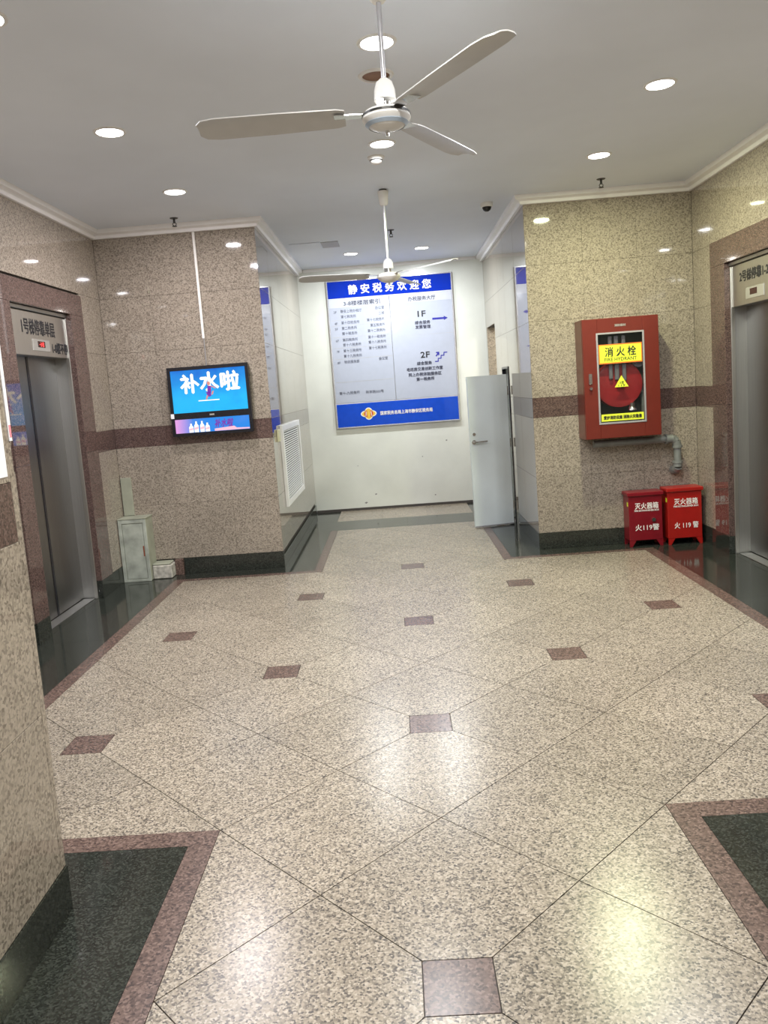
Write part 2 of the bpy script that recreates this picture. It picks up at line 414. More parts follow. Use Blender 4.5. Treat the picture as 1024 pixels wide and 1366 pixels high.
def floor_run(name, mat, x0, x1, y0, y1, step=0.92):
    """a rectangle of floor laid in slabs along its longer side"""
    lx, ly = x1 - x0, y1 - y0
    n = max(1, round(max(lx, ly) / step)); g = 0.0007
    for k in range(n):
        if lx >= ly: q = (x0 + lx * k / n + g, x0 + lx * (k + 1) / n - g, y0 + g, y1 - g)
        else: q = (x0 + g, x1 - g, y0 + ly * k / n + g, y0 + ly * (k + 1) / n - g)
        MB().box(*q, -FT, 0).build(name, mat, floor)
W1 = 0.09
st = [(LX0 - W1, LX0, LY0 - W1, LY1 + 0.076), (LX1, LX1 + W1, LY0 - W1, LY1 + 0.076),
      (LX0, CX0, LY1, LY1 + 0.076), (CX1, LX1, LY1, LY1 + 0.076),
      (CX0 - 0.073, CX0, LY1 + 0.076, CY1), (CX1, CX1 + 0.073, LY1 + 0.076, CY1),
      (LX0, NX0, LY0 - W1, LY0), (NX1, LX1, LY0 - W1, LY0),
      (NX0 - W1, NX0, YB, LY0 - W1), (NX1, NX1 + W1, YB, LY0 - W1)]
for r in st: floor_run('border_strip', 'redfloor', *r)
gr = [(XL, LX0 - W1, YN, YA), (LX1 + W1, XR, YN, YA),
      (LX0 - W1, XA, LY1 + 0.076, YA), (XB, LX1 + W1, LY1 + 0.076, YA),
      (XA, CX0 - 0.073, LY1 + 0.076, CY1), (CX1 + 0.073, XB, LY1 + 0.076, CY1),
      (XA, XB, CY1, 8.98), (XA, -0.75, 8.98, YC), (0.82, XB, 8.98, YC),
      (LX0 - W1, NX0 - W1, YN, LY0 - W1), (NX1 + W1, LX1 + W1, YN, LY0 - W1),
      (XNL, NX0 - W1, YB, YN), (NX1 + W1, XNR, YB, YN),
      (XL - 0.16, XL, 5.12, 6.085), (XR, XR + 0.16, 5.21, 6.13)]
for r in gr: floor_run('green_slab', 'green', *r)
floor_run('floor_tile', 'floor', -0.75, 0.82, 8.98, YC, 0.55)

# ---------------------------------------------------------------- ceiling
ceiling = MB().box(-2.95, 3.1, YB - 0.2, YC + 0.2, HC, HC + 0.15).build('ceiling', 'ceiling', origin=(0, 3.5, HC))
tag(ceiling, 'plain grey-white plaster ceiling', 'ceiling', kind='structure')

# ---------------------------------------------------------------- walls
def fn_wall(axis, c, s):
    if axis == 'x': return lambda u, z, d: (c + s * d, u, z)
    return lambda u, z, d: (u, c + s * d, z)

pan_cache = {}
def slab(name, mat, axis, c, s, u0, u1, z0, z1, parent, t=0.02, d=0.0, ch=0.0014, gap=0.0006):
    """one stone slab with chamfered front edge, front face at distance d off the plane"""
    u0 += gap; u1 -= gap; z0 += gap; z1 -= gap
    key = (name, mat, axis, s, round(u1 - u0, 4), round(z1 - z0, 4), t, ch)
    f = fn_wall(axis, c, s); org = f((u0 + u1) / 2, (z0 + z1) / 2, d)
    if key in pan_cache: return place(name, pan_cache[key], org, parent)
    def ring(i, dd): return [f(u0 + i, z0 + i, dd), f(u1 - i, z0 + i, dd), f(u1 - i, z1 - i, dd), f(u0 + i, z1 - i, dd)]
    vs = ring(0, d - t) + ring(0, d - ch) + ring(ch, d)
    fs = [(3, 2, 1, 0), (8, 9, 10, 11)]
    for a in (0, 4):
        for k in range(4): fs.append((a + k, a + (k + 1) % 4, a + 4 + (k + 1) % 4, a + 4 + k))
    o = MB().add(vs, fs).build(name, mat, parent, origin=org)
    pan_cache[key] = o.data
    return o

ROWS = [(0.142, 0.63, 'wall'), (0.63, 1.145, 'wall'), (1.145, 1.315, 'red'), (1.315, 1.957, 'wall'), (1.957, 2.42, 'wall'), (2.42, HC - 0.002, 'wall')]
def make_wall(name, axis, c, s, cores, label, mat='grout', d0=-0.02, d1=-0.17):
    f = fn_wall(axis, c, s); mb = MB()
    for (u0, u1, z0, z1) in cores:
        a = f(u0, z0, d0); b = f(u1, z1, d1)
        mb.box(min(a[0], b[0]), max(a[0], b[0]), min(a[1], b[1]), max(a[1], b[1]), z0, z1)
    o = mb.build(name, mat); tag(o, label, 'wall', kind='structure'); return o

def clad(wall, axis, c, s, ulist, rows=ROWS, holes=()):
    for u0, u1 in zip(ulist, ulist[1:]):
        for z0, z1, m in rows:
            zz = [(z0, z1)]
            for hu0, hu1, hz0, hz1 in holes:
                if u1 > hu0 + 1e-4 and u0 < hu1 - 1e-4:
                    nz = []
                    for a, b in zz:
                        if b <= hz0 or a >= hz1: nz.append((a, b)); continue
                        if a < hz0 - 0.02: nz.append((a, hz0))
                        if b > hz1 + 0.02: nz.append((hz1, b))
                    zz = nz
            for a, b in zz: slab('granite_band' if m == 'red' else 'granite_panel', m, axis, c, s, u0, u1, a, b, wall)

def div(a, b, step):
    n = max(1, round((b - a) / step)); return [a + (b - a) * k / n for k in range(n + 1)]

ZB, ZT = -0.008, HC
E1, E2 = (4.925, 6.33, 0.0, 2.40), (4.995, 6.39, 0.0, 2.425)
wl = make_wall('wall_left', 'x', XL, 1, [(YN, 4.925, ZB, ZT), (6.33, YA + 0.02, ZB, ZT), (4.925, 6.33, 2.40, ZT)], 'beige granite side wall with the first elevator on the left')
clad(wl, 'x', XL, 1, div(YN, 4.925, 0.46) + div(4.925, 6.33, 0.68)[1:] + [YA], holes=[E1])
wr = make_wall('wall_right', 'x', XR, -1, [(YN, 4.995, ZB, ZT), (6.39, YA + 0.02, ZB, ZT), (4.995, 6.39, 2.425, ZT)], 'beige granite side wall with the second elevator on the right')
clad(wr, 'x', XR, -1, div(YN, 4.995, 0.46) + div(4.995, 6.39, 0.68)[1:] + [YA], holes=[E2])
wbl = make_wall('wall_back_left', 'y', YA, -1, [(XL - 0.15, XA - 0.02, ZB, ZT)], 'beige granite wall behind the television, left of the passage')
clad(wbl, 'y', YA, -1, [XL, -1.98, -1.465, XA], ROWS[:3])
clad(wbl, 'y', YA, -1, [XL, -2.0, -1.56, XA], ROWS[3:])
wbr = make_wall('wall_back_right', 'y', YA, -1, [(XB + 0.02, XR + 0.15, ZB, ZT)], 'yellowish granite wall behind the hydrant cabinet, right of the passage')
clad(wbr, 'y', YA, -1, [XB, 1.657, 2.108, XR])
D1, D2 = (8.93, 9.66, 0.0, 2.12), (8.06, 8.50, 0.0, 1.62)
wcl = make_wall('wall_corridor_left', 'x', XA, 1, [(YA + 0.17, YC, ZB, ZT)], 'polished passage wall on the left with the air vent')
clad(wcl, 'x', XA, 1, div(YA, YC, 0.6))
wcr = make_wall('wall_corridor_right', 'x', XB, -1, [(YA + 0.17, 8.06, ZB, ZT), (8.06, 8.50, 1.62, ZT), (8.50, 8.93, ZB, ZT), (8.93, 9.66, 2.12, ZT), (9.66, YC, ZB, ZT)], 'polished passage wall on the right with the doorway and open cupboard')
clad(wcr, 'x', XB, -1, [YA, 7.4, 8.06, 8.50, 8.93, 9.66, YC], holes=[D1, D2])
wb = MB().box(XA - 0.3, XB + 0.95, YC, YC + 0.16, ZB, ZT).build('wall_back', 'backwall'); tag(wb, 'off-white painted end wall behind the notice board', 'wall', kind='structure')
wnl = make_wall('wall_near_left', 'x', XNL, 1, [(YB, YN - 0.02, ZB, ZT)], 'near beige granite wall at the left edge of the picture')
clad(wnl, 'x', XNL, 1, div(YB, YN - 0.028, 0.92))
slab('edge_strip', 'wall', 'x', XNL, 1, YN - 0.028, YN, 0.142, HC - 0.002, wnl)
wnr = make_wall('wall_near_right', 'x', XNR, -1, [(YB, YN - 0.02, ZB, ZT)], 'near beige granite wall on the right outside the picture')
clad(wnr, 'x', XNR, -1, div(YB, YN, 0.92))
wll = make_wall('wall_lobby_left', 'y', YN, 1, [(XL - 0.15, XNL - 0.17, ZB, ZT)], 'granite return wall of the lobby behind the near left corner')
clad(wll, 'y', YN, 1, div(XL, XNL - 0.02, 0.46))
wlr = make_wall('wall_lobby_right', 'y', YN, 1, [(XNR + 0.17, XR + 0.15, ZB, ZT)], 'granite return wall of the lobby behind the near right corner')
clad(wlr, 'y', YN, 1, div(XNR + 0.02, XR, 0.46))
wbe = MB().box(XNL - 0.1, XNR + 0.1, YB - 0.16, YB, ZB, ZT).build('wall_behind', 'backwall'); tag(wbe, 'plain white wall closing the entry passage behind the camera', 'wall', kind='structure')
# niche behind the passage doorway and inside of the small cupboard
MB().box(XB, XB + 0.30, 9.645, 9.6595, 0.0, 2.119).build('granite_reveal', 'wall', wcr)
al = MB().box(XB + 0.02, XB + 0.9, 9.66, 9.70, ZB, 2.3).build('granite_jamb', 'wall', wcr)
MB().box(XB + 0.86, XB + 0.9, 8.7, 9.66, ZB, 2.3).build('niche_wall', 'alcove', wcr)
MB().box(XB + 0.17, XB + 0.86, 8.7, 8.74, ZB, 2.3).build('niche_wall', 'alcove', wcr)
MB().box(XB + 0.17, XB + 0.9, 8.7, 9.7, 2.3, 2.34).build('niche_ceiling', 'alcove', wcr)
cb = MB()
cb.box(XB + 0.16, XB + 0.18, 8.02, 8.54, ZB, 1.66)
cb.box(XB + 0.03, XB + 0.16, 8.485, 8.4995, 0, 1.62)
cb.build('cupboard_lining', 'backwall', wcr)
fr = MB(); fr.box(XB - 0.008, XB + 0.03, 8.06, 8.075, 0, 1.62); fr.box(XB - 0.008, XB + 0.03, 8.46, 8.50, 0, 1.62); fr.box(XB - 0.008, XB + 0.03, 8.075, 8.46, 1.60, 1.62)
fr.build('cupboard_frame', 'black', wcr)

# baseboards: dark green stone
def baseboard(name, axis, c, s, runs, label, h=0.142, d=0.004):
    f = fn_wall(axis, c, s); p = f(sum(runs[0]) / 2, 0, 0)
    root = thing(name, p, label, 'baseboard', kind='structure')
    for u0, u1 in runs:
        q = div(u0, u1, 0.9)
        for a, b in zip(q, q[1:]): slab('skirting_slab', 'green', axis, c, s, a, b, 0.0, h, root, t=0.023, d=d, gap=0.0004)
baseboard('baseboard_left', 'x', XL, 1, [(YN + 0.005, 4.925), (6.33, YA - 0.005)], 'dark green stone baseboard beside the left elevator')
baseboard('baseboard_right', 'x', XR, -1, [(YN + 0.005, 4.995), (6.39, YA - 0.005)], 'dark green stone baseboard beside the right elevator')
baseboard('baseboard_back_left', 'y', YA, -1, [(-1.945, XA + 0.004)], 'dark green stone baseboard under the television wall')
baseboard('baseboard_back_right', 'y', YA, -1, [(XB - 0.004, XR - 0.005)], 'dark green stone baseboard behind the red extinguisher boxes')
baseboard('baseboard_corridor_left', 'x', XA, 1, [(YA, YC)], 'low stone baseboard of the left passage wall', h=0.10, d=0.002)
baseboard('baseboard_corridor_right', 'x', XB, -1, [(YA, 8.06), (8.5, 8.93), (9.66, YC)], 'dark stone baseboard of the right passage wall', d=0.002)
baseboard('baseboard_near_left', 'x', XNL, 1, [(YB, YN + 0.004)], 'dark green stone baseboard of the near left wall')
baseboard('baseboard_near_right', 'x', XNR, -1, [(YB, YN + 0.004)], 'dark green stone baseboard of the near right wall')
baseboard('baseboard_lobby_left', 'y', YN, 1, [(XL + 0.005, XNL)], 'dark green stone baseboard of the left lobby return')
baseboard('baseboard_lobby_right', 'y', YN, 1, [(XNR, XR - 0.005)], 'dark green stone baseboard of the right lobby return')

# crown mouldings swept along the walls with mitred corners
PROF = [(0.0, HL), (0.022, HL), (0.026, HL + 0.004), (0.030, HL + 0.024), (0.036, HL + 0.027), (0.052, HL + 0.030), (0.070, HL + 0.036), (0.075, HL + 0.062), (0.075, HC), (0.0, HC)]
def crown(name, path, side, label, prof=PROF):
    n = len(path); mb = MB(); rings = []
    def nrm(a, b):
        dx, dy = b[0] - a[0], b[1] - a[1]; l = math.hypot(dx, dy); return (dy / l * side, -dx / l * side)
    for i, p in enumerate(path):
        ns = []
        if i > 0: ns.append(nrm(path[i - 1], p))
        if i < n - 1: ns.append(nrm(p, path[i + 1]))
        ox = sum(q[0] for q in ns); oy = sum(q[1] for q in ns)
        rings.append([(p[0] + ox * d, p[1] + oy * d, z) for d, z in prof])
    vs = [q for r in rings for q in r]; k = len(prof); fs = []
    for i in range(n - 1):
        for j in range(k):
            fs.append((i * k + j, i * k + (j + 1) % k, (i + 1) * k + (j + 1) % k, (i + 1) * k + j))
    fs += [tuple(range(k)), tuple(range((n - 1) * k, n * k))]
    o = mb.add(vs, fs).build(name, 'crown', origin=(path[0][0], path[0][1], HL)); tag(o, label, 'moulding', kind='structure')
crown('trim_1', [(XNL, YB), (XNL, YN), (XL, YN), (XL, YA), (XA, YA), (XA, YC)], 1, 'white stepped crown moulding along the left walls')
crown('trim_2', [(XNR, YB), (XNR, YN), (XR, YN), (XR, YA), (XB, YA), (XB, YC)], -1, 'white stepped crown moulding along the right walls')
crown('trim_3', [(XA + 0.08, YC), (XB - 0.08, YC)], 1, 'narrow white moulding at the top of the end wall', [(0, HC - 0.035), (0.012, HC - 0.035), (0.02, HC), (0, HC)])
# thin dark strip along the foot of the end wall
t4 = MB().box(XA + 0.006, XB - 0.006, YC - 0.008, YC, 0, 0.03).build('wall_back_foot_line', 'grout'); tag(t4, 'thin dark strip at the foot of the end wall', 'baseboard', kind='structure')

# ---------------------------------------------------------------- elevators (doors of the setting)
def elevator(name, c, s, y0, y1, outer, top, lines, led_y, label, red_on):
    """c wall plane x, s outward sign, opening y0..y1, outer = frame extents"""
    f = fn_wall('x', c, s)
    root = thing(name, (c, (y0 + y1) / 2, 0), label, 'elevator', kind='structure')
    IT = 2.237
    def bx(n, mat, d0, d1, u0, u1, z0, z1, par=root, ch=0.0015, lab=None):
        a, b = f(u0, z0, d0), f(u1, z1, d1)
        return MB().bbox(min(a[0], b[0]), max(a[0], b[0]), min(a[1], b[1]), max(a[1], b[1]), z0, z1, ch).build(n, mat, par, label=lab)
    o0, o1 = outer
    bx('frame_jamb', 'red', -0.045, 0.012, o0, y0, 0.142, 1.17, lab='dark red granite jamb'); bx('frame_jamb', 'red', -0.045, 0.012, o0, y0, 1.172, IT, lab='dark red granite jamb')
    bx('frame_jamb', 'red', -0.045, 0.012, y1, o1, 0.142, 1.17, lab='dark red granite jamb'); bx('frame_jamb', 'red', -0.045, 0.012, y1, o1, 1.172, IT, lab='dark red granite jamb')
    bx('frame_lintel', 'red', -0.045, 0.012, o0, o1, IT + 0.001, top, lab='dark red granite lintel')
    bx('plinth', 'green', -0.045, 0.014, o0, y0, 0.0, 0.1415); bx('plinth', 'green', -0.045, 0.014, y1, o1, 0.0, 0.1415)
    # steel portal behind the stone frame
    for u0, u1 in ((y0 - 0.004, y0 + 0.006), (y1 - 0.014, y1 - 0.002)):
        bx('steel_edge', 'steelh', -0.058, -0.03, u0, u1, 0.0, 2.205)
    for u0, u1 in ((y0 - 0.05, y0 + 0.004), (y1 - 0.004, y1 + 0.05)):
        bx('steel_jamb', 'steel', -0.20, -0.058, u0, u1, 0.0, 2.3)
    hd = bx('header_panel', 'steelh', -0.062, -0.040, y0 + 0.008, y1 - 0.015, 1.905, 2.205)
    bx('header_cap', 'steel', -0.075, -0.022, y0 + 0.003, y1 - 0.003, 2.212, 2.235)
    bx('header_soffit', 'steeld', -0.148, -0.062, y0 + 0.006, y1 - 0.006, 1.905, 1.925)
    ym = (y0 + y1) / 2
    for a, b in ((y0 - 0.04, ym - 0.004), (ym + 0.004, y1 + 0.04)):
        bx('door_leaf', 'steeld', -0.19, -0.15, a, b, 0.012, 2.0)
    bx('dark_seam_strip', 'black', -0.152, -0.146, ym - 0.014, ym + 0.014, 0.012, 2.0, ch=0.001)  # flat black strip standing in for the dark gap between the leaves
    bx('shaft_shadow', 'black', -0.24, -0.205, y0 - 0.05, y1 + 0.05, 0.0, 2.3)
    bx('door_sill', 'steel', -0.148, -0.06, y0 + 0.02, y1 - 0.02, 0.001, 0.006, ch=0.0008)
    # indicator
    pl = bx('indicator_plate', 'plate', -0.041, -0.036, *led_y[0], 1.94, 2.02, ch=0.001)
    win = bx('display_window', 'leddark', -0.0365, -0.0345, *led_y[1], 1.965, 2.008, pl, ch=0.0006)
    xd = (0, s, 0)
    if red_on:
        u = sum(led_y[1]) / 2
        text('display_digit', '→8', 0.05, f(u, 1.986, -0.034), xd, EZ, 'led', pl, fit=0.07)
    for body, u, z, h, w in lines:
        text('lettering', body, h, f(u, z, -0.0395), xd, EZ, 'ink', root, fit=w, bold=0.0022)
    return root
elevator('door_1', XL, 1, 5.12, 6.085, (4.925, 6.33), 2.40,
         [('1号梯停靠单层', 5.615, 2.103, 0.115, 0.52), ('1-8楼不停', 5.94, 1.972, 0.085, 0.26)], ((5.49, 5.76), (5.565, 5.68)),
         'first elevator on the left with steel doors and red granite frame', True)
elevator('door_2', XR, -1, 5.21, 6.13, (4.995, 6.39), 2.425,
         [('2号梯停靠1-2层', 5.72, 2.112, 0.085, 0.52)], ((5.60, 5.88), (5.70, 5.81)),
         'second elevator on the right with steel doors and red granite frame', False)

# ---------------------------------------------------------------- downlights (each with its own lamp)
for i, (x, y, c, w, lab) in enumerate(LAMPS):
    t = thing('downlight', (x, y, HC), lab, 'ceiling light', 'round recessed downlights')
    MB().lathe([(0.070, -0.001), (0.072, -0.006), (0.084, -0.005), (0.088, 0.0), (0.070, 0.0)], (x, y, HC), 32).build('trim_ring', 'white', t, True)
    MB().lathe([(0.0, -0.003), (0.069, -0.003), (0.069, 0.0), (0.0, 0.0)], (x, y, HC), 32).build('lens', 'lens', t)
    ld = bpy.data.lights.new('lamp', 'AREA'); ld.shape = 'DISK'; ld.size = 0.13; ld.energy = w; ld.color = c
    place('lamp', ld, (x, y, HC - 0.007), t)
t = thing('dead_downlight', (0.027, 3.97, HC), 'unlit brown round downlight housing behind the front fan rod', 'ceiling light')
MB().lathe([(0.066, -0.001), (0.068, -0.009), (0.082, -0.007), (0.086, 0.0), (0.066, 0.0)], (0.027, 3.97, HC), 32).build('trim_ring', 'white', t, True)
MB().lathe([(0.0, -0.002), (0.066, -0.002), (0.066, 0.0), (0.0, 0.0)], (0.027, 3.97, HC), 32).build('housing', 'brownmuck', t)

t = thing('niche_fill_lamp', (1.75, 9.2, 2.3), 'added unseen lamp brightening the niche behind the passage doorway', 'ceiling light')  # unseen lamp added to light up the dark niche
MB().lathe([(0.0, 2.262), (0.10, 2.262), (0.12, 2.28), (0.12, 2.299), (0.0, 2.299)], (1.75, 9.2, 0), 28).build('shade', 'white', t, True)
ld = bpy.data.lights.new('lamp', 'AREA'); ld.shape = 'DISK'; ld.size = 0.18; ld.energy = 10; ld.color = (1.0, 0.93, 0.75)
place('lamp', ld, (1.75, 9.2, 2.255), t)

# ---------------------------------------------------------------- ceiling fans
def fan(x, y, zm, angles, label, blue):
    t = thing('ceiling_fan', (x, y, HC), label, 'fan', 'three-bladed ceiling fans')
    MB().lathe([(0.0, HC - 0.118), (0.022, HC - 0.118), (0.032, HC - 0.105), (0.040, HC - 0.02), (0.040, HC - 0.012), (0.0, HC - 0.012)], (x, y, 0), 24).build('canopy', 'whitep', t, True)
    MB().cyl((x, y, HC - 0.014), (x, y, HC), 0.03, n=12).build('ceiling_hook', 'darkmetal', t)
    MB().cyl((x, y, zm + 0.13), (x, y, HC - 0.11), 0.0095, n=12).build('rod', 'alu', t, True)
    MB().lathe([(0.0, zm + 0.135), (0.014, zm + 0.135), (0.030, zm + 0.122), (0.038, zm + 0.095), (0.040, zm + 0.06), (0.0, zm + 0.06)], (x, y, 0), 24).build('bell_cover', 'white', t, True)
    MB().cyl((x, y, zm + 0.025), (x, y, zm + 0.075), 0.020, n=14).build('neck', 'chrome', t, True)
    MB().box(x - 0.032, x - 0.006, y - 0.034, y - 0.012, zm + 0.03, zm + 0.062).build('capacitor', 'black', t)
    mo = MB().lathe([(0.0, zm + 0.030), (0.05, zm + 0.030), (0.078, zm + 0.022), (0.087, zm + 0.008), (0.089, zm - 0.004), (0.083, zm - 0.014), (0.074, zm - 0.020), (0.066, zm - 0.030), (0.03, zm - 0.044), (0.0, zm - 0.046)], (x, y, 0), 36).build('motor_housing', 'white' if blue else 'whitep', t, True)
    if blue:
        MB().lathe([(0.070, zm - 0.0235), (0.077, zm - 0.0195), (0.0795, zm - 0.0215), (0.0665, zm - 0.0315)], (x, y, 0), 36).build('blue_ring', 'bluering', mo, True)
        MB().lathe([(0.0865, zm + 0.012), (0.0885, zm + 0.012), (0.0895, zm + 0.004), (0.0885, zm + 0.004)], (x, y, 0), 36).build('vent_slot', 'darkmetal', mo)
    MB().cyl((x, y, zm - 0.064), (x, y, zm - 0.044), 0.008, n=10).build('bottom_stub', 'chrome', t)
    for a in angles:
        ca, sa = math.cos(a), math.sin(a)
        def P(r, v, h): return (x + ca * r - sa * v, y + sa * r + ca * v, zm + 0.012 + h)
        br = MB()
        br.prism([(0.075, -0.018), (0.19, -0.030), (0.19, 0.030), (0.075, 0.018)], lambda u, v, d: P(u, v, d), 0.0, 0.004)
        # blade: tapered, pitched and rounded at the tip
        rows = [(0.15, 0.050), (0.18, 0.060), (0.4, 0.068), (0.62, 0.070), (0.67, 0.060), (0.69, 0.036)]
        vs = []; fs = []
        for r, hw in rows:
            for v in (-1, -0.35, 0.35, 1):
                for th in (0, 0.004):
                    vs.append(P(r, v * hw, 0.005 + th + v * hw * 0.20 - 0.008 * v * v))
        nv = 8
        for k in range(len(rows) - 1):
            for j in range(3):
                b0 = k * nv + j * 2
                fs += [(b0, b0 + 2, b0 + nv + 2, b0 + nv), (b0 + 1, b0 + nv + 1, b0 + nv + 3, b0 + 3)]
            b0 = k * nv; fs.append((b0, b0 + nv, b0 + nv + 1, b0 + 1)); b0 += 6; fs.append((b0, b0 + 1, b0 + nv + 1, b0 + nv))
        fs.append(tuple([0, 1, 3, 5, 7, 6, 4, 2])); e = (len(rows) - 1) * nv; fs.append(tuple(e + q for q in [0, 2, 4, 6, 7, 5, 3, 1]))
        bl = MB().add(vs, fs).build('blade', 'blade', t, True)
        br.build('bracket', 'chrome', bl)
    return t
R = math.radians
fan(0.048, 3.0, 2.472, (R(180), R(60), R(-60)), 'front white ceiling fan with blue-ringed motor and long blades', True)
fan(0.033, 6.17, 2.34, (R(192), R(72), R(-48)), 'rear white ceiling fan hanging in front of the notice board', False)

# ---------------------------------------------------------------- other ceiling fittings
x, y = -0.001, 5.31
t = thing('smoke_detector', (x, y, HC), 'small white smoke detector on the ceiling between the two fans', 'detector')
MB().lathe([(0.0, HC - 0.012), (0.052, HC - 0.012), (0.056, HC), (0.0, HC)], (x, y, 0), 28).build('base', 'whitep', t, True)
MB().lathe([(0.0, HC - 0.045), (0.022, HC - 0.045), (0.036, HC - 0.036), (0.042, HC - 0.018), (0.044, HC - 0.012), (0.0, HC - 0.012)], (x, y, 0), 28).build('sensor_head', 'whitep', t, True)
MB().lathe([(0.0405, HC - 0.026), (0.0415, HC - 0.026), (0.0425, HC - 0.020), (0.0415, HC - 0.020)], (x, y, 0), 28).build('intake_slot', 'darkmetal', t)
for x, y, lab in ((-1.665, 6.53, 'dark fire sprinkler on the ceiling above the television wall'), (1.735, 6.40, 'dark fire sprinkler on the ceiling above the hydrant cabinet'), (0.09, 7.73, 'dark fire sprinkler on the ceiling behind the rear fan rod')):
    t = thing('sprinkler', (x, y, HC), lab, 'sprinkler', 'ceiling sprinklers')
    MB().lathe([(0.0, HC - 0.004), (0.03, HC - 0.004), (0.034, HC), (0.0, HC)], (x, y, 0), 20).build('rosette', 'darkmetal', t, True)
    MB().cyl((x, y, HC - 0.04), (x, y, HC - 0.003), 0.009, n=10).build('nozzle', 'darkmetal', t, True)
    a = MB()
    for sx in (-1, 1): a.tube([(x + sx * 0.008, y, HC - 0.036), (x + sx * 0.016, y, HC - 0.048), (x + sx * 0.005, y, HC - 0.062)], 0.0028, 8)
    a.build('yoke_arms', 'darkmetal', t)
    MB().cyl((x, y, HC - 0.066), (x, y, HC - 0.062), 0.019, n=12).build('deflector', 'darkmetal', t)
x, y = 0.905, 6.91
t = thing('dome_camera', (x, y, HC), 'small white dome security camera on the ceiling at the passage corner', 'camera')
MB().lathe([(0.0, HC - 0.035), (0.046, HC - 0.035), (0.052, HC - 0.028), (0.054, HC), (0.0, HC)], (x, y, 0), 28).build('base', 'white', t, True)
MB().lathe([(0.0, HC - 0.072), (0.016, HC - 0.069), (0.030, HC - 0.059), (0.038, HC - 0.044), (0.040, HC - 0.035), (0.0, HC - 0.035)], (x, y, 0), 28).build('dome', 'glassdark', t, True)
t = thing('ceiling_access_panel', (-0.67, 8.2, HC), 'white access panel with grey end in the passage ceiling', 'panel')
MB().bbox(-0.93, -0.62, 8.03, 8.33, HC - 0.008, HC, 0.002).build('cover', 'ceiling', t)
MB().bbox(-0.615, -0.44, 8.06, 8.36, HC - 0.006, HC, 0.002).build('grey_cover', 'panelgrey', t)

# ---------------------------------------------------------------- notice board on the end wall
yb = YC - 0.03
def fy(c): return lambda u, z, d: (u, c - d, z)
t = thing('notice_board', (0.043, YC, 1.035), 'large blue and white directory board with Chinese lettering on the end wall', 'notice board')
def brd(n, mat, u0, u1, z0, z1, y0, y1, par=None, ch=0.0006, lab=None): return MB().bbox(u0, u1, y0, y1, z0, z1, ch).build(n, mat, par or t, label=lab)
BX0, BX1, BZ0, BZ1 = -0.719, 0.806, 1.035, 2.825
brd('backing', 'white', BX0 + 0.01, BX1 - 0.01, BZ0 + 0.01, BZ1 - 0.01, yb + 0.004, YC)
for q in ((BX0, BX0 + 0.014, BZ0, BZ1), (BX1 - 0.014, BX1, BZ0, BZ1)): brd('frame_bar', 'alu', *q, yb - 0.006, YC, ch=0.002)
for q in ((BX0 + 0.014, BX1 - 0.014, BZ0, BZ0 + 0.014), (BX0 + 0.014, BX1 - 0.014, BZ1 - 0.014, BZ1)): brd('frame_bar', 'alu', *q, yb - 0.006, YC, ch=0.002)
a0, a1, dv = BX0 + 0.016, BX1 - 0.016, 0.036
hb = brd('blue_heading_panel', 'blue', a0, a1, 2.612, BZ1 - 0.016, yb, yb + 0.004, lab='blue heading panel with white characters')
fb = brd('blue_footer_panel', 'blue2', a0, a1, BZ0 + 0.016, 1.333, yb, yb + 0.004, lab='bright blue footer panel with emblem')
lp = brd('floor_list_panel', 'panelwhite', a0, dv - 0.003, 1.345, 2.604, yb, yb + 0.004)
rp = brd('service_hall_panel', 'panelwhite', dv + 0.003, a1, 1.345, 2.604, yb, yb + 0.004)
brd('divider', 'cable', dv - 0.002, dv + 0.002, 1.345, 2.604, yb - 0.002, yb + 0.004)
brd('list_heading_strip', 'panelpale', a0 + 0.004, dv - 0.006, 2.50, 2.60, yb - 0.0008, yb, lp, 0.0003)
brd('hall_heading_strip', 'panelpale', dv + 0.006, a1 - 0.004, 2.50, 2.60, yb - 0.0008, yb, rp, 0.0003)
brd('rule_line', 'panelgrey', dv + 0.006, a1 - 0.004, 2.104, 2.107, yb - 0.0008, yb, rp, 0.0003)
for z in (2.348, 2.284, 2.145, 2.015, 1.88, 1.60): brd('rule_line', 'panelgrey', a0 + 0.02, dv - 0.01, z, z + 0.005, yb - 0.0008, yb, lp, 0.0003)
def bt(body, size, u, z, mat, par, fit=None, bold=0.0, align='CENTER', n='lettering'): return text(n, body, size, (u, yb - 0.0013, z), EX, EZ, mat, par, align, fit=fit, bold=bold)
bt('静 安 税 务 欢 迎 您', 0.118, 0.050, 2.706, 'paintwhite', hb, 1.0, 0.003)
bt('3-8楼楼层索引', 0.062, -0.30, 2.545, 'ink2', lp, 0.44, 0.0012)
bt('办税服务大厅', 0.056, 0.427, 2.540, 'ink2', rp, 0.33, 0.0010)
bt('1F', 0.10, 0.415, 2.355, 'ink', rp, 0.095, 0.002)
bt('综合服务', 0.046, 0.42, 2.252, 'ink2', rp, 0.185, 0.0012)
bt('发票管理', 0.046, 0.42, 2.198, 'ink2', rp, 0.185, 0.0012)
bt('2F', 0.10, 0.425, 1.863, 'ink', rp, 0.11, 0.002)
for body, z, w in (('综合服务', 1.762, 0.18), ('毛坯房交易创新工作室', 1.695, 0.44), ('网上办税体验服务区', 1.630, 0.40), ('第一税务所', 1.571, 0.22)):
    bt(body, 0.046, 0.41, z, 'ink2', rp, w, 0.0012)
fz = fy(yb)
MB().prism([(0.54, 2.272), (0.68, 2.272), (0.68, 2.258), (0.728, 2.284), (0.68, 2.31), (0.68, 2.296), (0.54, 2.296)], fz, 0.0, 0.0012).build('arrow', 'navy', rp)
sp = [(0.54, 1.765)]
stp = MB()
